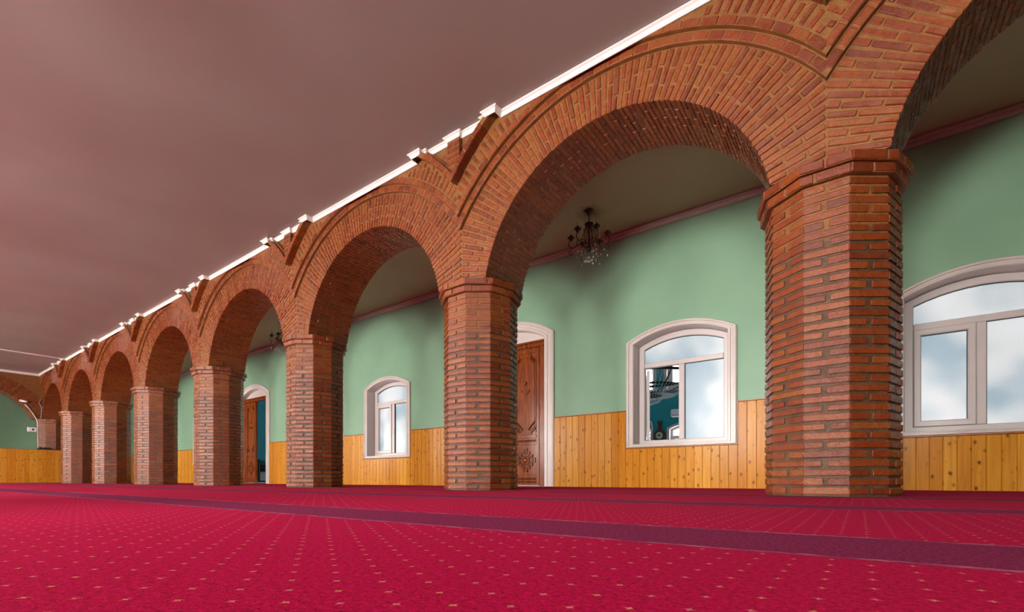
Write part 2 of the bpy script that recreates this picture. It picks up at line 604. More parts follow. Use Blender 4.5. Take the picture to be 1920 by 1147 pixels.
struct(b.build('wall_right', M['green']), 'green end wall')
b = MB(); b.bbox(-18.36, -18.28, YL, 3.5, H - 0.016, H + 0.01, 0.006)
struct(b.build('trim_2', M['cornice']), 'thin pale batten across the mauve ceiling')

# ------------------------------------------------------------------ openings
def seg(w, zs, r, n=20):
    """segmental arch from -w to w"""
    R = (w * w + r * r) / (2 * r)
    return [(w * t, zs + math.sqrt(max(R * R - (w * t) ** 2, 0)) - (R - r)) for t in np.linspace(-1, 1, n)]

WIN_OUT = (0.705, 1.98, 0.195, 0.54)
WIN_OPN = (0.60, 1.945, 0.150, 0.585)
DOOR_OUT = (0.84, 2.38, 0.27)
DOOR_OPN = (0.665, 2.31, 0.20)

def wall_with_openings(name, x0, x1, y0, y1, top, ops, mat):
    """ops: (xc, half, sill, spring, rise) sorted by xc"""
    mb = MB()
    x = x0
    for xc, w, sill, zs, r in ops:
        if xc - w > x:
            mb.box(x, xc - w, y0, y1, 0, top)
        if sill > 0.01:
            mb.box(xc - w, xc + w, y0, y1, 0, sill)
        arc = [(xc + p, z) for p, z in seg(w, zs, r)]
        mb.band(arc, [(p, top) for p, z in arc], y0, y1)
        x = xc + w
    mb.box(x, x1, y0, y1, 0, top)
    return mb.build(name, mat)

def path_window(w, zs, r, sill, n=20):
    return [(-w, sill)] + seg(w, zs, r, n) + [(w, sill)]

def sweep_between(mb, outer, inner, prof, closed):
    """surface running along two parallel paths; prof = list of (t between outer and inner, y)"""
    n = len(outer)
    base = len(mb.v)
    for (ox, oz), (ix, iz) in zip(outer, inner):
        for t, y in prof:
            mb.v.append((ox + (ix - ox) * t, y, oz + (iz - oz) * t))
    k = len(prof)
    rng = n if closed else n - 1
    for i in range(rng):
        i2 = (i + 1) % n
        for j in range(k - 1):
            mb.f.append((base + i * k + j, base + i2 * k + j, base + i2 * k + j + 1, base + i * k + j + 1))

TRIM = [(0, 0.0), (0, -0.024), (0.12, -0.034), (0.34, -0.034), (0.40, -0.020), (0.62, -0.020), (0.68, -0.030), (0.92, -0.030), (1.0, -0.018)]

def window(n, loc, rz, pane, sash='closed', label=None, scale=None):
    """local x along the wall, y into the wall, z up"""
    t = empty('window_%d' % n, loc, rz)
    struct(t, label)
    if scale:
        t.scale = scale
    out, opn = path_window(*WIN_OUT), path_window(*WIN_OPN)
    mb = MB()
    sweep_between(mb, out, opn, TRIM + [(1.0, 0.20)], True)
    mb.build('window_surround', M['white'], t)
    # plastic frame
    gl = path_window(0.515, 1.90, 0.110, 0.645)
    mb = MB()
    sweep_between(mb, opn, gl, [(0, 0.185), (0.12, 0.17), (0.9, 0.17), (1.0, 0.182), (1.0, 0.235)], True)
    mb.build('window_frame', M['pvc'], t)
    mb = MB(); mb.bbox(-0.515, 0.515, 0.168, 0.235, 1.645, 1.712, 0.006); mb.build('transom', M['pvc'], t)
    mb = MB(); mb.bbox(-0.045, 0.030, 0.169, 0.235, 0.645, 1.645, 0.006); mb.build('mullion', M['pvc'], t)
    # glass: arched light, right light, left light
    mb = MB()
    arc = seg(0.515, 1.90, 0.110, 11)
    mb.band([(x, 1.712) for x, z in arc], arc, 0.205, 0.213); mb.build('pane', pane, t)
    mb = MB(); mb.box(0.030, 0.515, 0.205, 0.213, 0.645, 1.645); mb.build('pane', pane, t)
    # thin dark gaskets
    mb = MB()
    g = 0.005
    mb.band([(x, z - g) for x, z in arc], arc, 0.180, 0.204)
    mb.box(0.030, 0.515, 0.180, 0.204, 1.645 - g, 1.645)
    mb.box(0.030, 0.030 + g, 0.180, 0.204, 0.645, 1.645)
    mb.build('gasket', M['black'], t)
    if sash == 'closed':
        s = MB()
        so = [(-0.515, 0.645), (-0.515, 1.645), (-0.045, 1.645), (-0.045, 0.645)]
        si = [(-0.455, 0.705), (-0.455, 1.585), (-0.105, 1.585), (-0.105, 0.705)]
        sweep_between(s, so, si, [(0, 0.20), (0, 0.158), (0.1, 0.152), (0.85, 0.152), (1.0, 0.165), (1.0, 0.21)], True)
        so_ = s.build('sash', M['pvc'], t)
        mb = MB(); mb.box(-0.455, -0.105, 0.200, 0.206, 0.705, 1.585); mb.build('sash_pane', pane, so_)
        mb = MB()
        mb.box(-0.110, -0.105, 0.170, 0.199, 0.705, 1.585)
        mb.box(-0.455, -0.105, 0.170, 0.199, 1.580, 1.585)
        mb.build('sash_gasket', M['black'], so_)
    else:
        # sash swung into the hall beyond, seen edge-on at the left jamb
        s = MB()
        so = [(0.0, 0.66), (0.0, 1.63), (0.46, 1.63), (0.46, 0.66)]
        si = [(0.06, 0.72), (0.06, 1.57), (0.40, 1.57), (0.40, 0.72)]
        sweep_between(s, so, si, [(0, 0.02), (0, -0.02), (1.0, -0.02), (1.0, 0.02), (0, 0.02)], True)
        so_ = s.build('sash', M['pvc'], t)
        so_.location = (-0.49, 0.25, 0)
        so_.rotation_euler = (0, 0, math.radians(112))
        mb = MB(); mb.box(0.06, 0.40, -0.003, 0.003, 0.72, 1.57); mb.build('sash_pane', pane, so_)
    return t

def lathe_y(mb, prof, c, k=20):
    """lathe around the y axis; prof = (r, y)"""
    v, f = [], []
    n = len(prof)
    for j in range(k):
        a = 2 * PI * j / k
        for r, y in prof:
            v.append((c[0] + r * math.cos(a), c[1] + y, c[2] + r * math.sin(a)))
    for j in range(k):
        j2 = (j + 1) % k
        for i in range(n - 1):
            f.append((j * n + i, j * n + i + 1, j2 * n + i + 1, j2 * n + i))
    mb.add(v, f)

def stepped(mb, cx, cz, w, h, st, y0, y1, thick=0.016):
    """outline of a rectangle whose corners are cut in steps, as raised fillets"""
    hw, hh = w / 2, h / 2
    q = []
    for i in range(3):
        q.append((hw - st * i, hh - st * (3 - i)))
        q.append((hw - st * i - st, hh - st * (3 - i)) if False else (hw - st * i, hh - st * (2 - i)) if i == 2 else (hw - st * (i + 1), hh - st * (3 - i)))
    q = [(hw, hh - 3 * st), (hw - st, hh - 3 * st), (hw - st, hh - 2 * st), (hw - 2 * st, hh - 2 * st), (hw - 2 * st, hh - st), (hw - 3 * st, hh - st), (hw - 3 * st, hh)]
    pts = q + [(-x, z) for x, z in q[::-1]] + [(-x, -z) for x, z in q] + [(x, -z) for x, z in q[::-1]]
    n = len(pts)
    for i in range(n):
        (xa, za), (xb, zb) = pts[i], pts[(i + 1) % n]
        if abs(xa - xb) + abs(za - zb) < 1e-6:
            continue
        mb.box(cx + min(xa, xb) - thick / 2, cx + max(xa, xb) + thick / 2, y0, y1, cz + min(za, zb) - thick / 2, cz + max(za, zb) + thick / 2)

def door_leaf(parent, side):
    """one carved leaf in local coords: x from 0 (meeting edge) to 0.54, front at y=0; side -1 mirrors"""
    W = 0.54
    def X(a, b_):
        return (a, b_) if side > 0 else (-b_, -a)
    def bx(mb, x0, x1, y0, y1, z0, z1, bv=0.004):
        a, c = X(x0, x1)
        mb.bbox(a, c, y0, y1, z0, z1, bv)
    mb = MB(); bx(mb, 0, W, 0.0, 0.045, 0.012, 2.20)
    leaf = mb.build('door_leaf', M['wood'], parent)
    cx = W / 2 * side
    # frame members of the leaf
    mb = MB()
    bx(mb, 0.005, 0.055, -0.016, 0.0, 0.02, 2.19)
    bx(mb, W - 0.055, W - 0.005, -0.016, 0.0, 0.02, 2.19)
    bx(mb, 0.055, W - 0.055, -0.016, 0.0, 2.12, 2.19)
    bx(mb, 0.055, W - 0.055, -0.022, 0.0, 0.765, 0.815)
    bx(mb, 0.055, W - 0.055, -0.014, 0.0, 0.655, 0.690)
    bx(mb, 0.055, W - 0.055, -0.014, 0.0, 0.145, 0.185)
    mb.build('door_stile', M['wood'], leaf)
    # upper panel: raised border with stepped corners
    mb = MB()
    stepped(mb, cx, 1.455, 0.40, 1.22, 0.028, -0.014, 0.0)
    stepped(mb, cx, 1.455, 0.345, 1.16, 0.024, -0.009, 0.0, 0.008)
    mb.build('panel_border', M['wood'], leaf)
    # crescent and star
    mb = MB()
    c0, R0 = 1.565, 0.082
    lo, hi = [], []
    for a in np.linspace(math.radians(195), math.radians(345), 17):
        t = math.sin((a - math.radians(195)) / math.radians(150) * PI)
        lo.append((cx + (R0 + 0.010 * t) * math.cos(a), c0 + (R0 + 0.010 * t) * math.sin(a)))
        hi.append((cx + (R0 - 0.012 * t) * math.cos(a), c0 + (R0 - 0.012 * t) * math.sin(a)))
    mb.band(lo, hi, -0.022, 0.0)
    mb.build('crescent', M['wood'], leaf)
    mb = MB()
    sp = []
    for i in range(10):
        a = PI / 2 + i * PI / 5
        r = 0.036 if i % 2 == 0 else 0.015
        sp.append((cx + r * math.cos(a), 1.645 + r * math.sin(a)))
    mb.prism(sp, -0.022, 0.0)
    mb.build('star', M['wood'], leaf)
    # corner leaf carvings at the foot of the upper panel
    mb = MB()
    for s2 in (-1, 1):
        for i in range(4):
            px_, pz_ = cx + s2 * (0.165 - 0.034 * i), 1.00 - 0.036 * i
            mb.tube([(px_ + s2 * 0.02, -0.010, pz_ + 0.045), (px_, -0.016, pz_ + 0.01), (px_ - s2 * 0.024, -0.008, pz_ + 0.018)], [0.008, 0.013, 0.004], 6)
        for i in range(3):
            mb.tube([(cx + s2 * (0.10 + i * 0.03), -0.008, 2.055 - i * 0.02), (cx + s2 * (0.115 + i * 0.03), -0.014, 2.035 - i * 0.025)], [0.008, 0.010], 6)
    mb.build('corner_carving', M['wood'], leaf)
    # turned bead strips along the stiles
    mb = MB()
    for xs in (0.072, W - 0.072):
        for i in range(44):
            z = 0.86 + i * 0.0275
            mb.gem((xs * side, -0.004, z), 0.009, 0.024)
    mb.build('bead_strip', M['wood'], leaf)
    # dentil rows
    for z0 in (0.705, 0.095, 0.045):
        mb = MB()
        for i in range(20):
            x = 0.065 + i * 0.0205
            bx(mb, x, x + 0.012, -0.014, 0.0, z0, z0 + 0.034, 0.003)
        mb.build('dentil_row', M['wood'], leaf)
    # rosette in a stepped lozenge
    mb = MB()
    stepped(mb, cx, 0.41, 0.36, 0.36, 0.050, -0.014, 0.0, 0.018)
    stepped(mb, cx, 0.41, 0.27, 0.27, 0.038, -0.010, 0.0, 0.012)
    mb.build('lozenge_border', M['wood'], leaf)
    mb = MB()
    lathe_y(mb, [(0.075, 0.0), (0.074, -0.014), (0.058, -0.018), (0.054, -0.008), (0.046, -0.010), (0.040, -0.026), (0.024, -0.034), (0.0, -0.036)], (cx, 0, 0.41))
    mb.build('rosette', M['wood'], leaf, True)
    return leaf

def door(n, xc, open_right, label):
    t = empty('door_%d' % n, (xc, YB, 0))
    struct(t, label)
    def pth(w, zs, r):
        return [(-w, -0.004)] + seg(w, zs, r) + [(w, -0.004)]
    mb = MB()
    sweep_between(mb, pth(*DOOR_OUT), pth(*DOOR_OPN), TRIM + [(1.0, 0.13)], False)
    mb.build('door_surround', M['white'], t)
    mb = MB()
    a = seg(DOOR_OPN[0], DOOR_OPN[1], DOOR_OPN[2])
    mb.band([(x, 2.28) for x, z in a], a, 0.10, 0.13)
    mb.build('tympanum', M['white'], t)
    mb = MB()
    mb.bbox(-0.66, -0.545, 0.03, 0.12, 0, 2.20, 0.006)
    mb.bbox(0.545, 0.66, 0.03, 0.12, 0, 2.20, 0.006)
    mb.bbox(-0.66, 0.66, 0.03, 0.12, 2.205, 2.265, 0.006)
    mb.bbox(-0.66, 0.66, 0.015, 0.12, 2.267, 2.30, 0.006)
    mb.build('door_frame', M['wood'], t)
    for s in (-1, 1):
        leaf = door_leaf(t, s)
        leaf.location = (0, 0.055, 0)
        if s > 0 and open_right:
            leaf.location = (0.54, 0.10, 0)
            leaf.rotation_euler = (0, 0, math.radians(-88))
            # hinge at the outer edge: shift so the leaf turns about x = 0.54
            leaf.location = Vector((0.535, 0.09, 0)) - Matrix.Rotation(math.radians(-88), 3, 'Z') @ Vector((0.54, 0, 0))
    return t

WINX = [-16.28, -10.42, -7.70, -1.91, 0.97, 3.70]
WINX_R = [-16.28, -10.42, -7.70, -1.91, 0.97]
DOORX = [-19.14, -13.13, -4.62]
ops = [(x, WIN_OPN[0] + 0.01, WIN_OPN[3] - 0.01, WIN_OPN[1] + 0.018, WIN_OPN[2]) for x in WINX_R] + [(x, DOOR_OPN[0] + 0.01, 0, DOOR_OPN[1] + 0.018, DOOR_OPN[2]) for x in DOORX]
ops.sort()
struct(wall_with_openings('wall_back', XFAR, XR, YB, YB + 0.12, H, ops, M['green']), 'glossy pale green wall of the side aisle')
struct(wall_with_openings('wall_hall_near', XFAR, XR, YB + 0.12, YB + 0.28, 6.5, ops, M['teal']), 'teal face of the wall in the neighbouring hall')
WLAB = {-1.91: 'white arched window with its left light open onto a teal hall', -7.70: 'smaller arched frosted window between the second and third pillars',
        0.97: 'large arched frosted window at the right edge of the picture'}
for i, x in enumerate(WINX_R):
    window(i + 1, (x, YB, 0), 0, M['pane'], 'open' if abs(x + 1.91) < 0.01 else 'closed', WLAB.get(x, 'white arched window hidden behind the brick pillars'))
DLAB = {-4.62: 'carved wooden double door with crescent and star', -13.13: 'carved wooden double door with one leaf open', -19.14: 'carved wooden door behind the far pillars'}
for i, x in enumerate(DOORX):
    door(i + 1, x, x == -13.13, DLAB[x])

# outer wall behind the camera with its daylit windows
LW = sorted([X1 - i * L for i in range(7)] + [-21.4, -23.6])  # the farthest window is unseen, added to brighten the green end wall
LSX, LSZ = 1.5, 1.42
opl = [(x, 0.61 * LSX, (WIN_OPN[3] - 0.01) * LSZ, (WIN_OPN[1] + 0.018) * LSZ, WIN_OPN[2] * LSZ) for x in LW]
struct(wall_with_openings('wall_left', XFAR, XR, YL - 0.25, YL, H, opl, M['green']), 'green outer wall opposite the arcade')
for i, x in enumerate(LW):
    window(10 + i, (x, YL, 0), PI, M['pane_day'], 'closed', 'unseen daylit window of the outer wall behind the camera', (LSX, 1, LSZ))

# ------------------------------------------------------------------ wainscot of pine planks on the aisle wall
def wainscot(xa, xb, wins, label, top=1.045):
    t = empty('wainscot', ((xa + xb) / 2, YB - 0.02, 0))
    tag(t, label, 'wainscot', 'pine wainscot on the aisle wall')
    ox = (xa + xb) / 2
    cuts = [(xa, xb)]
    edges = sorted([xa, xb] + [e for w in wins for e in (w - 0.715, w + 0.715) if xa < e < xb])
    rail = MB()
    for a, c in zip(edges[:-1], edges[1:]):
        low = any(w - 0.715 - 1e-6 <= a and c <= w + 0.715 + 1e-6 for w in wins)
        z1 = 0.525 if low else top
        n = max(1, round((c - a) / 0.101))
        pw = (c - a) / n
        for i in range(n):
            x = a + (i + 0.5) * pw
            KP.place(trs((x - ox, 0.010, (z1 - 0.006) / 2 - 0.003), (1, 0, 0), (0, 1, 0), (0, 0, 1), (pw - 0.001, 0.018, z1 + 0.006)), t)
        rail.bbox(a - ox, c - ox, -0.008, 0.02, z1, z1 + 0.014, 0.004)
        if low:
            for e in (a, c):
                if xa < e < xb:
                    rail.bbox(e - 0.007 - ox, e + 0.007 - ox, -0.008, 0.02, 0.525, top + 0.014, 0.004)
    rail.build('cap_rail', M['rail'], t)
    return t
wainscot(-3.775, XR, [-1.91, 0.97], 'pine plank wainscot running under the open window, right of the crescent door')
wainscot(-12.285, -5.465, [-10.42, -7.70], 'pine plank wainscot under the small window behind the third pillar')
wainscot(-18.295, -13.975, [-16.28], 'pine plank wainscot left of the half-open carved door')
wainscot(XFAR, -19.985, [], 'pine plank wainscot at the far end of the aisle')
b = MB()
for yy, zz, hh in ((0.0, H - 0.035, 0.035), (0.022, H - 0.075, 0.05)):
    b.bbox(XFAR, XR, YB - 0.06 + yy, YB + 0.01, zz, zz + hh, 0.008)
struct(b.build('trim_3', M['cornice_pink']), 'pinkish cornice along the top of the green wall')

# ------------------------------------------------------------------ piers
NF = 10
def pier(xa, ya, label, individual=True, group='ten-sided brick pillars of the arcade'):
    t = empty('brick_pillar', (xa, ya, 0))
    tag(t, label, 'pillar', group)
    ap = 0.375
    s = 2 * ap * math.tan(PI / NF)
    def deca(a, z0, z1, mb):
        R = a / math.cos(PI / NF)
        pts = [(R * math.cos(-PI / 2 + (i + 0.5) * 2 * PI / NF), R * math.sin(-PI / 2 + (i + 0.5) * 2 * PI / NF)) for i in range(NF)]
        v = [(x, y, z0) for x, y in pts] + [(x, y, z1) for x, y in pts]
        f = [tuple(range(NF - 1, -1, -1)), tuple(range(NF, 2 * NF))] + [(i, (i + 1) % NF, (i + 1) % NF + NF, i + NF) for i in range(NF)]
        mb.add(v, f)
    mb = MB()
    deca(ap - 0.009, -0.01, 1.962, mb)
    mb.build('mortar_core', M['mortar_pier'], t)
    mb = MB()
    deca(ap + 0.024, 1.962, 2.022, mb)
    deca(ap + 0.044, 2.026, 2.088, mb)
    mb.build('cap_core', M['mortar'], t)
    nc, pitch = 34, 1.958 / 34
    bulk = Bulk(KB)
    capb = Bulk(KM)
    to_cam = Vector((-xa, -ya, 0))
    for fi in range(NF):
        a = -PI / 2 + fi * 2 * PI / NF
        nrm = Vector((math.cos(a), math.sin(a), 0))
        tan = Vector((-nrm.y, nrm.x, 0))
        vis = (to_cam - nrm * ap).dot(nrm) > -0.25 and individual
        for ci in range(nc):
            z = (ci + 0.5) * pitch
            d = 0.036
            h = 0.0400 * random.uniform(0.90, 1.07)
            if (ci + fi) % 2 == 0:
                spans = [(-s / 2, s / 2)]
            else:
                j = random.uniform(-0.012, 0.012)
                g = random.uniform(0.011, 0.019)
                spans = [(-s / 2, j - g), (j + g, s / 2)]
            for u0, u1 in spans:
                pr = random.uniform(-0.002, 0.003)
                c = nrm * (ap - d / 2 + pr) + tan * ((u0 + u1) / 2)
                tilt = random.uniform(-0.012, 0.012)
                ex = (tan + Vector((0, 0, tilt))).normalized()
                ez = ex.cross(nrm).normalized() * -1
                if ez.z < 0: ez = -ez
                m = trs((c.x, c.y, z), ex, -nrm, ez, (u1 - u0 - 0.001, d, h))
                if vis: KB.place(m, t)
                else: bulk.add(m)
        for k, (z0, z1, pa) in enumerate(((1.962, 2.022, ap + 0.032), (2.027, 2.086, ap + 0.052))):
            ss = 2 * pa * math.tan(PI / NF)
            spl = random.uniform(-0.35, 0.35)
            for u0, u1 in ((-ss / 2, ss * spl - 0.006), (ss * spl + 0.006, ss / 2)):
                pr = random.uniform(-0.003, 0.004)
                c = nrm * (pa - 0.045 + pr) + tan * ((u0 + u1) / 2)
                m = trs((c.x, c.y, (z0 + z1) / 2), tan, -nrm, (0, 0, 1), (u1 - u0, 0.09, z1 - z0 - 0.004))
                if vis: KM.place(m, t, 'cap_brick')
                else: capb.add(m)
    bulk.build('brickwork', t)
    capb.build('cap_brickwork', t)
    return t

PLAB = ['ten-sided brick pillar beyond the right edge of the picture',
        'broad ten-sided brick pillar nearest the camera, left of the large frosted window',
        'second brick pillar from the right, overlapping the carved crescent door',
        'third brick pillar from the right, left of the small arched window',
        'fourth brick pillar from the right, beside the half-open carved door',
        'fifth brick pillar from the right, with a shiny front face',
        'sixth brick pillar from the right, two before the pine partition',
        'seventh brick pillar from the right, standing against the pine partition end',
        'rearmost brick pillar half hidden behind the low pine partition']
PX = [X1 + L - i * L for i in range(9)]     # index 0 lies outside the frame
for i, x in enumerate(PX):
    pier(x, YA, PLAB[i], 1 <= i <= 7)
pier(-21.97, 0.21, 'brick pillar carrying the left side of the cross arch', False)
pier(-21.97, -3.53, 'brick pillar at the far left corner, out of the picture', False)

# ------------------------------------------------------------------ arches
RI, ZI = 1.258, 1.852
RO, ZO = 1.890, 1.570
R2 = 1.960
RP, ZP = 1.972, 1.840
P1, P2 = 0.032, 0.068
PF, PS, PR = 0.078, 0.116, 0.158

def arch(root, ri, zi, ro, zo, hb, individual, mould=True, th=TH):
    """local: x along the wall, y depth (0 = ring face), z up"""
    a0 = math.asin((CAPZ - zi) / ri)
    # core of the wall
    angs = np.linspace(PI - a0, a0, 61)
    arc = [((ri + 0.007) * math.cos(a), zi + (ri + 0.007) * math.sin(a)) for a in angs]
    lo = [(-hb, CAPZ)] + arc + [(hb, CAPZ)]
    hi = [(-hb, H)] + [(x, H) for x, z in arc] + [(hb, H)]
    mb = MB(); mb.band(lo, hi, 0.007, th - 0.007)
    mb.build('mortar_core', M['mortar'], root)
    bulk = Bulk(KB)
    mbulk = Bulk(KM)
    cnt = [0]
    def put(m, big=True):
        if individual and big and cnt[0] < 298:
            KB.place(m, root); cnt[0] += 1
        else:
            bulk.add(m)
    rows = int((PI - 2 * a0) * ri / 0.0445)
    da = (PI - 2 * a0) / rows
    soff = []
    for i in range(rows):
        a = a0 + (i + 0.5) * da
        ca, sa = math.cos(a), math.sin(a)
        # outer end of the radial row: outer circle or the axis of the pier
        dz = zi - zo
        bq = dz * sa
        r_out = -bq + math.sqrt(bq * bq - dz * dz + ro * ro)
        if abs(ca) > 1e-6:
            r_out = min(r_out, hb / abs(ca))
        r_out -= 0.004
        u = Vector((ca, 0, sa)); w = Vector((-sa, 0, ca)); y = Vector((0, 1, 0))
        r = ri
        k = 0
        pat = [0.235, 0.235, 0.235] if i % 2 else [0.115, 0.235, 0.235]
        dep0 = 0.10 if i % 2 else 0.20
        while r < r_out - 0.03:
            ln = min(pat[min(k, 2)] * random.uniform(0.93, 1.07), r_out - r)
            if r_out - (r + ln) < 0.05:
                ln = r_out - r
            rm = r + ln / 2 - (0.005 if k == 0 else 0)
            hgt = (0.0315 + 0.40 * da * (rm - ri)) * random.uniform(0.92, 1.1)
            dep = dep0 if k == 0 else 0.09
            pr = random.uniform(-0.002, 0.004)
            c = Vector((0, 0, zi)) + u * rm + y * (dep / 2 - pr)
            jt = random.uniform(-0.012, 0.012)
            uu = (u + w * jt).normalized(); ww = (w - u * jt).normalized()
            put(trs(c, uu, y, ww, (ln - 0.010, dep, hgt)))
            c2 = Vector((0, 0, zi)) + u * rm + y * (th - dep / 2)
            bulk.add(trs(c2, u, y, w, (ln - 0.010, dep, hgt)))
            r += ln + 0.004
            k += 1
        y0 = dep0 + 0.008
        y1 = th - dep0
        n = 2 if i % 2 else 1
        for q in range(n):
            l = (y1 - y0) / n
            c = Vector((0, 0, zi)) + u * (ri + 0.0305 + random.uniform(-0.0015, 0.0015)) + y * (y0 + (q + 0.5) * l)
            soff.append(trs(c, y, w, u, (l - 0.009, 0.0325 * random.uniform(0.93, 1.06), 0.06)))
    random.shuffle(soff)
    for m in soff:
        put(m)
    if mould:
        def arcpts(R, zc, n=61, top=None):
            am = math.acos(min(1, hb / R))
            out = []
            for a in np.linspace(PI - am, am, n):
                out.append((R * math.cos(a), zc + R * math.sin(a)))
            return out
        p_lo, p_hi = arcpts(RO, ZO), arcpts(R2, ZO)
        mb = MB(); mb.band(p_lo, p_hi, -P1 + 0.005, 0.05)
        mb.build('moulding_core', M['mortar'], root)
        mb = MB(); mb.band(p_hi, [(x, H) for x, z in p_hi], -P2 + 0.006, 0.05)
        mb.build('frieze_core', M['mortar'], root)
        def along(R0, R1, pf, back, ln, name):
            rm = (R0 + R1) / 2
            am = math.acos(min(1, hb / rm))
            n = int((PI - 2 * am) * R0 / ln)
            for i in range(n):
                a = am + (i + 0.5) * (PI - 2 * am) / n
                u = Vector((math.cos(a), 0, math.sin(a))); w = Vector((-u.z, 0, u.x))
                rm = (R0 + R1) / 2
                if ZO + R1 * u.z > H - 0.004: continue
                c = Vector((0, (-pf + back) / 2 - random.uniform(-.002, .002), ZO)) + u * rm
                m = trs(c, w, (0, 1, 0), u, ((PI - 2 * am) * R0 / n - 0.010, pf + back, R1 - R0))
                if individual: KM.place(m, root, name)
                else: mbulk.add(m)
        along(RO + 0.002, R2 - 0.010, P1, 0.04, 0.112, 'moulding_brick')
        along(R2 + 0.002, R2 + 0.056, P2, 0.04, 0.135, 'moulding_brick')
        # soldier bricks of the frieze
        rs0 = R2 + 0.066
        n = 74
        for i in range(n):
            a = 0.30 + (i + 0.5) * (PI - 0.60) / n
            u = Vector((math.cos(a), 0, math.sin(a))); w = Vector((-u.z, 0, u.x))
            r = rs0
            for k in range(3):
                ln = 0.115 if (i + k) % 2 else 0.14
                # stop at ceiling, pier axis or the projecting V panel
                rmax = (H - 0.07 - ZO) / u.z
                if abs(u.x) > 1e-6: rmax = min(rmax, (hb - 0.012) / abs(u.x))
                dz = ZP - ZO
                rmax = min(rmax, (dz * u.z) + math.sqrt((dz * u.z) ** 2 - dz * dz + RP * RP))
                ln = min(ln, rmax - r)
                if ln < 0.035: break
                c = Vector((0, (-P2 + 0.03) / 2 - random.uniform(-.002, .002), ZO)) + u * (r + ln / 2)
                m = trs(c, u, (0, 1, 0), w, (ln - 0.006, P2 + 0.03, 0.036 * random.uniform(.9, 1.1)))
                if individual: KM.place(m, root, 'frieze_brick')
                else: mbulk.add(m)
                r += ln + 0.008
    bulk.build('brickwork', root)
    mbulk.build('moulding_brickwork', root)

ALAB = ['brick arch cut off by the right edge of the picture', 'large brick arch over the open window and the bronze chandelier',
        'second complete brick arch from the right, over the small window', 'third complete brick arch from the right, with a chandelier behind it',
        'fourth complete brick arch from the right', 'fifth complete brick arch from the right', 'sixth complete brick arch from the right',
        'farthest brick arch of the arcade, meeting the cross wall']
for i in range(8):
    xc = X1 + HB - i * L
    t = empty('brick_arch', (xc, YF, 0))
    tag(t, ALAB[i], 'arch', 'brick arches of the arcade')
    arch(t, RI, ZI, RO, ZO, HB, i <= 4)
t = empty('cross_arch', (XW, 2.08, 0), PI / 2)
tag(t, 'dark brick cross arch at the far left end of the hall', 'arch')
arch(t, 1.48, 1.55, 1.92, 1.55, 1.87, True, False)
t = empty('cross_arch', (XW, -1.66, 0), PI / 2)  # unseen arch, added to let nave light into the end bay
tag(t, 'brick cross arch left of the dark one, unseen, added to admit light', 'arch')
arch(t, 1.48, 1.55, 1.92, 1.55, 1.87, False, False)
b = MB(); b.box(XW - TH, XW, YL, -3.53, 0, H)
struct(b.build('wall_cross', M['green']))

# ------------------------------------------------------------------ unseen opposite arcade behind the camera, added to block slanting daylight
YO = -2.35
PO = [X1 + HB - i * L for i in range(9)]
mb = MB()
for i in range(9):
    R_ = 0.375 / math.cos(PI / NF)
    pts = [(PO[i] + R_ * math.cos((k + 0.5) * 2 * PI / NF), YO + R_ * math.sin((k + 0.5) * 2 * PI / NF)) for k in range(NF)]
    for z0, z1, g in ((0, 1.96, 1.0), (1.96, CAPZ, 1.12)):
        q = [(PO[i] + (x - PO[i]) * g, YO + (y - YO) * g) for x, y in pts]
        mb.add([(x, y, z0) for x, y in q] + [(x, y, z1) for x, y in q],
               [tuple(range(NF - 1, -1, -1)), tuple(range(NF, 2 * NF))] + [(k, (k + 1) % NF, (k + 1) % NF + NF, k + NF) for k in range(NF)])
    if i < 8:
        xc = X1 - i * L
        a0 = math.asin((CAPZ - ZI) / RI)
        arc = [(xc + RI * math.cos(a), ZI + RI * math.sin(a)) for a in np.linspace(PI - a0, a0, 41)]
        mb.band([(xc - HB, CAPZ)] + arc + [(xc + HB, CAPZ)], [(xc - HB, H)] + [(x, H) for x, z in arc] + [(xc + HB, H)], YO - TH / 2, YO + TH / 2)
struct(mb.build('wall_arcade', M['brick']), 'unseen brick arcade behind the camera, added to block slanting window light')

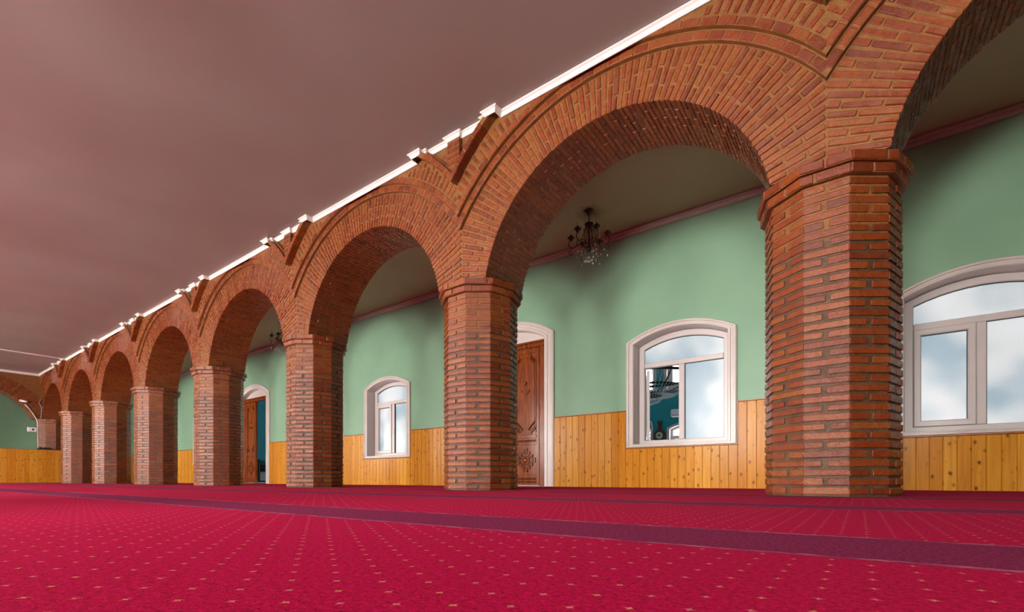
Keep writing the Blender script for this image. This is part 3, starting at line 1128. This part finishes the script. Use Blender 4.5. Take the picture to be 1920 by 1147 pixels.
# ------------------------------------------------------------------ projecting V panels above the piers
def vpanel(xa, label, individual):
    t = empty('brick_spandrel', (xa, YF, 2.9))
    tag(t, label, 'spandrel', 'stepped brick spandrels above the pillars')
    z_off = -2.9
    def edge(d, side, n=9):
        """points from the tip up to the ceiling along one arc, in x relative to pier axis"""
        R = RP + d
        ztip = ZP + math.sqrt(R * R - HB * HB)
        out = []
        for z in np.linspace(ztip, H, n):
            xo = math.sqrt(R * R - (z - ZP) ** 2)
            out.append((side * (HB - xo), z + z_off))
        return out
    def vbody(d, pf, name):
        l, r = edge(d, -1), edge(d, 1)
        mb = MB()
        mb.band(l, r, -pf, -0.02) if False else None
        n = len(l)
        v = [(x, -pf, z) for x, z in l] + [(x, -pf, z) for x, z in r] + [(x, 0, z) for x, z in l] + [(x, 0, z) for x, z in r]
        f = []
        for i in range(n - 1):
            f.append((i, n + i, n + i + 1, i + 1))
            f.append((2 * n + i, i, i + 1, 2 * n + i + 1))
            f.append((n + i, 3 * n + i, 3 * n + i + 1, n + i + 1))
        mb.add(v, f)
        return mb.build(name, M['mortar'], t)
    vbody(0.09, PF - 0.005, 'field_core')
    bulk = Bulk(KM)
    for s in (-1, 1):
        for d0, d1, pf, nm in ((0.0, 0.06, PR, 'rib_core'), (0.06, 0.09, PS, 'fillet_core')):
            a, c = edge(d0 + 0.008, s), edge(d1, s)
            mb = MB()
            if s > 0: mb.band(a, c, -pf + 0.004, 0.0)
            else: mb.band(c, a, -pf + 0.004, 0.0)
            mb.build(nm, M['mortar'], t)
            # bricks laid along the rib
            R = RP + (d0 + d1) / 2
            ztip = ZP + math.sqrt(R * R - HB * HB)
            at, ae = math.asin((ztip - ZP) / R), math.asin((H - 0.075 - ZP) / R)
            n = max(3, int((ae - at) * R / 0.115))
            for i in range(n):
                aa = at + (i + 0.5) * (ae - at) / n
                u = Vector((-s * math.cos(aa), 0, math.sin(aa)))
                w = Vector((u.z, 0, -u.x))
                c3 = Vector((s * HB, -pf / 2, ZP + z_off)) + u * R
                m = trs(c3, w, (0, 1, 0), u, ((ae - at) * R / n - 0.008, pf, d1 - d0 - 0.002))
                if individual: KM.place(m, t, 'rib_brick')
                else: bulk.add(m)
    # field courses
    R = RP + 0.09
    ztip = ZP + math.sqrt(R * R - HB * HB)
    z = ztip + 0.05
    row = 0
    while z < H - 0.09:
        hw = HB - math.sqrt(R * R - (z - 0.025 - ZP) ** 2) - 0.006
        if hw > 0.05:
            n = max(1, round(2 * hw / 0.15))
            for i in range(n):
                x0 = -hw + 2 * hw * i / n; x1 = -hw + 2 * hw * (i + 1) / n
                m = trs(((x0 + x1) / 2, -PF / 2 - random.uniform(-.001, .002), z + z_off), (1, 0, 0), (0, 1, 0), (0, 0, 1), (x1 - x0 - 0.014, PF, 0.038))
                if individual: KM.place(m, t, 'field_brick')
                else: bulk.add(m)
        z += 0.056
        row += 1
    # pendant block with pointed foot
    z0 = 3.24 + z_off
    poly = [(0, z0 - 0.045), (0.08, z0), (0.08, H + z_off), (-0.08, H + z_off), (-0.08, z0)]
    mb = MB(); mb.prism(poly, -PS - 0.002, 0.0)
    blk = mb.build('pendant_block', M['mortar'], t)
    for i in range(4):
        zz = z0 + 0.035 + i * 0.058
        m = trs((0, -PS / 2 - 0.004, zz), (1, 0, 0), (0, 1, 0), (0, 0, 1), (0.162, PS + 0.006, 0.042))
        if individual: KM.place(m, blk, 'block_brick')
        else: bulk.add(m)
    bulk.build('brickwork', t)

VL = ['above the pillar beyond the right edge', 'above the nearest pillar, cut by the top edge', 'above the second pillar from the right', 'above the third pillar from the right',
      'above the fourth pillar from the right', 'above the fifth pillar from the right', 'above the sixth pillar from the right', 'above the seventh pillar from the right']
for i in range(8):
    vpanel(PX[i], 'stepped V-shaped brick spandrel ' + VL[i], 1 <= i <= 4)

# ------------------------------------------------------------------ white cornice that follows every step of the spandrels
def cornice():
    prof = [(0.0, H - 0.046), (0.007, H - 0.046), (0.007, H - 0.038), (0.013, H - 0.034), (0.018, H - 0.023), (0.018, H - 0.016), (0.034, H - 0.009), (0.037, H - 0.006), (0.037, H + 0.001)]
    ops_ = math.sqrt
    def hwid(d):
        return HB - math.sqrt((RP + d) ** 2 - (H - ZP) ** 2)
    h0, h1, h2 = hwid(0), hwid(0.06), hwid(0.09)
    steps = []                     # (x of jog, level before, level after), left to right
    for xa in reversed(PX[:8]):
        steps += [(xa - h0, P2, PR), (xa - h1, PR, PS), (xa - h2, PS, PF), (xa - 0.08, PF, PS), (xa + 0.08, PS, PF), (xa + h2, PF, PS), (xa + h1, PS, PR), (xa + h0, PR, P2)]
    mb = MB()
    paths = []
    for o, z in prof:
        pts = [(XW, YF - P2 - o, z)]
        for x, a, c in steps:
            xx = x - o if c > a else x + o
            pts.append((xx, YF - a - o, z))
            pts.append((xx, YF - c - o, z))
        pts.append((XR, YF - P2 - o, z))
        paths.append(pts)
    n, k = len(paths[0]), len(paths)
    v = [p for pp in paths for p in pp]
    f = []
    for j in range(k - 1):
        for i in range(n - 1):
            f.append((j * n + i, j * n + i + 1, (j + 1) * n + i + 1, (j + 1) * n + i))
    mb.add(v, f)
    return mb.build('trim_4', M['cornice'])
struct(cornice(), 'white plaster cornice stepping along the top of the arcade')
b = MB()
for yy, zz, hh in ((0.0, H - 0.03, 0.03), (0.02, H - 0.07, 0.045)):
    b.bbox(XW - 0.01, XW + 0.06 - yy, YL, YF - 0.06, zz, zz + hh, 0.006)
struct(b.build('trim_5', M['cornice']), 'white cornice above the far cross arch')

# ------------------------------------------------------------------ pine partition at the far end
t = empty('pine_partition', (-21.47, 1.9, 0))
tag(t, 'low pine plank partition across the far end of the hall', 'partition')
for i in range(47):
    y = -0.4 + (i + 0.5) * 0.1
    KP.place(trs((0, y - 1.9, 0.53), (0, 1, 0), (-1, 0, 0), (0, 0, 1), (0.099, 0.02, 1.06)), t)
mb = MB(); mb.bbox(-0.045, 0.014, -2.3, 2.4, 1.058, 1.078, 0.005); mb.build('cap_rail', M['rail'], t)
mb = MB(); mb.box(-0.035, -0.011, -2.3, 2.4, 0, 1.055); mb.build('backing_board', M['rail'], t)

# small things at the far end
mb = MB()
for i in range(3):
    mb.tube([(-21.50, 3.50 + i * 0.10, 1.10), (-21.47, 3.56 + i * 0.10, 1.125), (-21.50, 3.64 + i * 0.10, 1.098)], [0.022, 0.034, 0.020], 8)
tag(mb.build('folded_cloth', M['black'], None, True), 'dark bundle of cloth lying on top of the pine partition', 'cloth')
t = empty('security_camera', (XW + 0.02, 3.24, 2.60)); t.scale = (0.62, 0.62, 0.62)
tag(t, 'small white security camera on the edge of the cross arch', 'camera')
mb = MB(); mb.bbox(-0.10, 0.03, -0.22, -0.08, -0.02, 0.09, 0.012); mb.build('bracket', M['whitebox'], t)
mb = MB(); mb.tube([(0.03, -0.13, 0.02), (0.09, -0.02, 0.0), (0.13, 0.06, -0.015)], [0.045, 0.05, 0.048], 12); mb.build('body', M['whitebox'], t, True)
mb = MB(); mb.tube([(0.13, 0.06, -0.015), (0.15, 0.10, -0.022)], [0.044, 0.038], 12); mb.build('lens', M['black'], t, True)
t = empty('socket_box', (XW + 0.02, 3.44, 1.72))
tag(t, 'white square wall socket on the edge of the cross arch', 'socket')
mb = MB(); mb.bbox(-0.02, 0.03, -0.16, 0.06, -0.07, 0.07, 0.012); mb.build('plate', M['whitebox'], t)
mb = MB(); lathe_y(mb, [(0.0, 0), (0.03, 0), (0.03, 0.008), (0.0, 0.008)], (0, 0, 0), 12)
o = mb.build('socket_hole', M['black'], t); o.rotation_euler = (0, 0, PI / 2); o.location = (0.038, -0.03, 0)
pts = []
for a in np.linspace(math.radians(40), math.radians(20), 8):
    pts.append((XW + 0.012, 2.08 + 1.50 * math.cos(a), 1.55 + 1.50 * math.sin(a)))
pts += [(XW + 0.012, 3.52, 1.95), (XW + 0.012, 3.53, 1.10)]
mb = MB(); mb.tube(pts, 0.012, 6)
tag(mb.build('white_cable', M['whitebox'], None, True), 'white cable clipped along the rim of the cross arch', 'cable')
mb = MB(); mb.tube([(XW + 0.02, 3.60, 2.72), (XW + 0.03, 3.55, 2.60), (XW + 0.02, 3.62, 2.45), (XW + 0.02, 3.60, 2.10)], 0.010, 6)
tag(mb.build('grey_cable', M['grey'], None, True), 'grey cable hanging in the corner beside the cross arch', 'cable')

# ------------------------------------------------------------------ chandeliers in the aisle
def chandelier(loc, label, rich, turn):
    t = empty('chandelier', loc, turn)
    tag(t, label, 'chandelier', 'small bronze chandeliers of the aisle')
    mb = MB(); mb.lathe([(0.0, 0.0), (0.052, 0.0), (0.060, -0.012), (0.050, -0.022), (0.030, -0.040), (0.018, -0.062), (0.0, -0.066)])
    mb.build('ceiling_rose', M['bronze'], t, True)
    mb = MB(); mb.tube([(0, 0, -0.05), (0, 0, -0.17)], 0.006, 8); mb.build('stem', M['bronze'], t, True)
    mb = MB(); mb.lathe([(0.0, -0.150), (0.030, -0.155), (0.058, -0.172), (0.060, -0.184), (0.045, -0.196), (0.012, -0.205), (0.012, -0.46), (0.030, -0.475), (0.040, -0.50), (0.024, -0.525), (0.0, -0.53)])
    mb.build('body', M['bronze'], t, True)
    n = 6
    for i in range(n):
        a = 2 * PI * i / n
        ca, sa = math.cos(a), math.sin(a)
        def P(r, z):
            return (r * ca, r * sa, z)
        # bellied cage scroll
        mb = MB()
        mb.tube([P(0.012, -0.20), P(0.045, -0.215), P(0.066, -0.235), P(0.060, -0.262), P(0.074, -0.30), P(0.092, -0.35), P(0.080, -0.41), P(0.045, -0.46), P(0.015, -0.49)], 0.005, 6)
        mb.tube([P(0.066, -0.235), P(0.040, -0.245), P(0.050, -0.265), P(0.068, -0.256)], 0.004, 6)
        mb.build('cage_scroll', M['bronze'], t, True)
        # arm
        mb = MB()
        mb.tube([P(0.025, -0.49), P(0.065, -0.44), P(0.11, -0.405), P(0.155, -0.42), P(0.19, -0.455), P(0.235, -0.45), P(0.262, -0.41), P(0.252, -0.365), P(0.225, -0.352), P(0.212, -0.375)], 0.006, 6)
        mb.tube([P(0.225, -0.452), P(0.25, -0.49), P(0.262, -0.525), P(0.235, -0.545), P(0.212, -0.525), P(0.225, -0.50)], 0.005, 6)
        arm = mb.build('arm', M['bronze'], t, True)
        cx, cy = 0.232 * ca, 0.232 * sa
        mb = MB(); mb.lathe([(0.0, -0.352), (0.018, -0.350), (0.026, -0.338), (0.046, -0.322), (0.048, -0.316), (0.020, -0.312), (0.016, -0.285), (0.0, -0.285)], (cx, cy, 0), 10)
        mb.build('candle_cup', M['bronze'], arm, True)
        mb = MB(); mb.lathe([(0.010, -0.290), (0.010, -0.255), (0.013, -0.240), (0.008, -0.222), (0.0, -0.205)], (cx, cy, 0), 8)
        mb.build('candle_bulb', M['candle'], arm, True)
        for r, z in ((0.19, -0.52), (0.232, -0.60), (0.15, -0.58), (0.095, -0.56)):
            mb = MB()
            mb.tube([P(r, z + 0.07), P(r, z + 0.012)], 0.0015, 4)
            mb.gem((r * ca, r * sa, z), 0.012, 0.040)
            mb.build('crystal_drop', M['crystal'], t)
        if rich:
            for k in range(16):
                r = random.uniform(0.05, 0.25); z = random.uniform(-0.66, -0.33); da = random.uniform(-0.5, 0.5)
                mb = MB(); mb.gem((r * math.cos(a + da), r * math.sin(a + da), z), 0.013, 0.036)
                mb.build('crystal_drop', M['crystal'], t)
    mb = MB()
    for i in range(7):
        mb.lathe([(0.0, 0.018), (0.015, 0.0), (0.0, -0.018)], (0.05 * math.cos(i), 0.05 * math.sin(i), -0.60 - 0.014 * i), 6)
    mb.gem((0, 0, -0.60), 0.022, 0.06)
    mb.build('crystal_cluster', M['crystal'], t)
    return t
chandelier((-2.80, 5.53, H), 'small bronze chandelier with candle arms, framed by the large arch', False, 0.35)
chandelier((-10.20, 5.53, H), 'crystal-hung bronze chandelier half hidden behind the third pillar', True, 0.1)

# ------------------------------------------------------------------ the neighbouring teal hall
YH = 17.5
b = MB(); b.box(-22, 8, YB + 0.28, YH + 0.3, -0.05, -0.01)
struct(b.build('floor_hall', M['grey']))
b = MB(); b.box(-22, 8, YB + 0.1, YH + 0.3, 6.5, 6.6)
struct(b.build('ceiling_hall', M['plaster']))
b = MB(); b.box(-18.9, -18.7, YB + 0.28, YH, 0, 6.5)
struct(b.build('wall_hall_left', M['teal']))
b = MB(); b.box(7, 7.2, YB + 0.28, YH, 0, 6.5)
struct(b.build('wall_hall_right', M['teal']))
HX = [-12.6, -10.7, -8.82, -6.92, -5.01, -3.1, -1.2]
hops = [(x, 0.61, WIN_OPN[3] - 0.01, WIN_OPN[1] + 0.018, WIN_OPN[2]) for x in HX]
b = wall_with_openings('wall_hall_far', -19, 7.2, YH, YH + 0.25, 3.3, hops, M['teal'])
struct(b, 'teal wall of the neighbouring hall')
b = MB()
S2 = 1.35
x = -19
for xc in HX:
    b.box(x, xc - 0.72, YH, YH + 0.25, 3.3, 6.5)
    arc = [(xc + p * 1.17, (z - 0.5) * S2 + 3.3) for p, z in seg(0.615, WIN_OPN[1], WIN_OPN[2])]
    b.band(arc, [(p, 6.5) for p, z in arc], YH, YH + 0.25)
    b.box(xc - 0.72, xc + 0.72, YH, YH + 0.25, 3.3, (WIN_OPN[3] - 0.5) * S2 + 3.3)
    x = xc + 0.72
b.box(x, 7.2, YH, YH + 0.25, 3.3, 6.5)
struct(b.build('wall_hall_upper', M['teal']))
for i, x in enumerate(HX):
    window(30 + i, (x, YH, 0), 0, M['pane_hall'], 'closed', 'bright arched window on the far side of the teal hall')
    window(50 + i, (x, YH, 3.3 - 0.5 * S2), 0, M['pane_hall'], 'closed', 'bright upper window of the teal hall', (1.17, 1, S2))

# great ring chandelier of the hall
t = empty('ring_chandelier', (-4.35, 12.0, 2.2))
tag(t, 'great black ring chandelier with crystal strands, seen through the open window', 'chandelier')
def ring(r, z, n=40):
    return [(r * math.cos(2 * PI * i / n), r * math.sin(2 * PI * i / n), z) for i in range(n)]
for r, z, w in ((1.15, 0.50, 0.035), (0.85, 0.22, 0.028), (0.34, 0.07, 0.035)):
    mb = MB(); mb.tube(ring(r, z), w, 6, True); mb.build('ring', M['black'], t, True)
for i in range(8):
    a = i * PI / 4
    mb = MB()
    mb.tube([(1.15 * math.cos(a), 1.15 * math.sin(a), 0.50), (0.85 * math.cos(a), 0.85 * math.sin(a), 0.22), (0.34 * math.cos(a), 0.34 * math.sin(a), 0.07)], 0.018, 6)
    mb.tube([(1.15 * math.cos(a), 1.15 * math.sin(a), 0.50), (0.06 * math.cos(a), 0.06 * math.sin(a), 2.8)], 0.012, 6)
    mb.build('spoke', M['black'], t, True)
mb = MB(); mb.tube([(0, 0, 2.7), (0, 0, 4.28)], 0.03, 8); mb.build('chain', M['black'], t, True)
mb = MB()
for i in range(64):
    a = 2 * PI * i / 64
    ca, sa = math.cos(a), math.sin(a)
    mb.tube([(0.30 * ca, 0.30 * sa, 2.2), (0.72 * ca, 0.72 * sa, 1.2), (1.13 * ca, 1.13 * sa, 0.53)], 0.0045, 4)
    q = [(0.84 * ca, 0.84 * sa, 0.20)]
    mb.tube([(1.14 * ca, 1.14 * sa, 0.47), (1.02 * ca, 1.02 * sa, 0.26), (0.85 * ca, 0.85 * sa, 0.19)], 0.0045, 4)
    mb.tube([(0.85 * ca, 0.85 * sa, 0.18), (0.62 * ca, 0.62 * sa, 0.03), (0.34 * ca, 0.34 * sa, 0.04)], 0.0045, 4)
    if i % 2 == 0:
        mb.tube([(0.34 * ca, 0.34 * sa, 0.04), (0.24 * ca, 0.24 * sa, -0.12), (0.02 * ca, 0.02 * sa, -0.20)], 0.0045, 4)
o = mb.build('crystal_strands', M['whitebox'], t); o['kind'] = 'stuff'

# lute-shaped wall clock
t = empty('wall_clock', (-5.95, YH - 0.02, 1.55))
tag(t, 'lute-shaped dark red wall clock seen through the open window', 'clock')
prof = [(-0.15, 0.0), (-0.20, 0.08), (-0.215, 0.18), (-0.18, 0.28), (-0.10, 0.36), (-0.045, 0.44), (-0.032, 0.60), (-0.085, 0.64), (-0.085, 0.70)]
poly = [(-x, z) for x, z in prof] + [(x, z) for x, z in prof[::-1]]
mb = MB(); mb.prism(poly, -0.10, 0.0); mb.build('case', M['clock_wood'], t)
mb = MB(); lathe_y(mb, [(0.0, -0.115), (0.12, -0.115), (0.13, -0.10)], (0, 0, 0.17), 24); mb.build('dial', M['dial'], t)
mb = MB(); mb.box(-0.06, 0.06, -0.122, -0.116, 0.155, 0.185); mb.box(-0.03, 0.05, -0.122, -0.116, 0.185, 0.205); mb.build('hands', M['black'], t)
t = empty('air_conditioner', (-5.0, YH - 0.12, 2.35))
tag(t, 'white air conditioner on the teal wall seen through the open window', 'air conditioner')
mb = MB(); mb.bbox(-0.50, 0.50, -0.12, 0.12, 0.0, 0.27, 0.03); mb.build('housing', M['whitebox'], t)
mb = MB(); mb.bbox(-0.46, 0.46, -0.125, -0.10, 0.03, 0.075, 0.01); mb.build('louvre', M['grey'], t)
mb = MB(); mb.tube([(-6.55, YH - 0.04, 1.75), (-6.28, YH - 0.05, 1.78), (-6.22, YH - 0.05, 2.0), (-6.28, YH - 0.05, 2.25), (-6.50, YH - 0.04, 2.30)], 0.03, 6)
tag(mb.build('bent_pipe', M['whitebox'], None, True), 'bent white pipe on the teal wall left of the lute-shaped clock', 'pipe')
# dark rail with grey panels glimpsed through the half-open door
t = empty('shoe_rack', (-18.35, 9.0, 0))
tag(t, 'dark rack with pale grey panels glimpsed through the half-open door', 'rack')
for i in range(4):
    mb = MB(); mb.bbox(-0.15, 0.15, -1.6, 1.6, 0.40 + i * 0.12, 0.44 + i * 0.12, 0.01); mb.build('shelf', M['black'], t)
for i in range(7):
    mb = MB(); mb.bbox(-0.16, 0.17, -1.6 + i * 0.5, -1.53 + i * 0.5, 0, 0.86, 0.01); mb.build('post', M['black'], t)
for i in range(6):
    mb = MB(); mb.bbox(0.06, 0.10, -1.53 + i * 0.5, -1.10 + i * 0.5, 0.06, 0.40, 0.01); mb.build('panel', M['grey'], t)
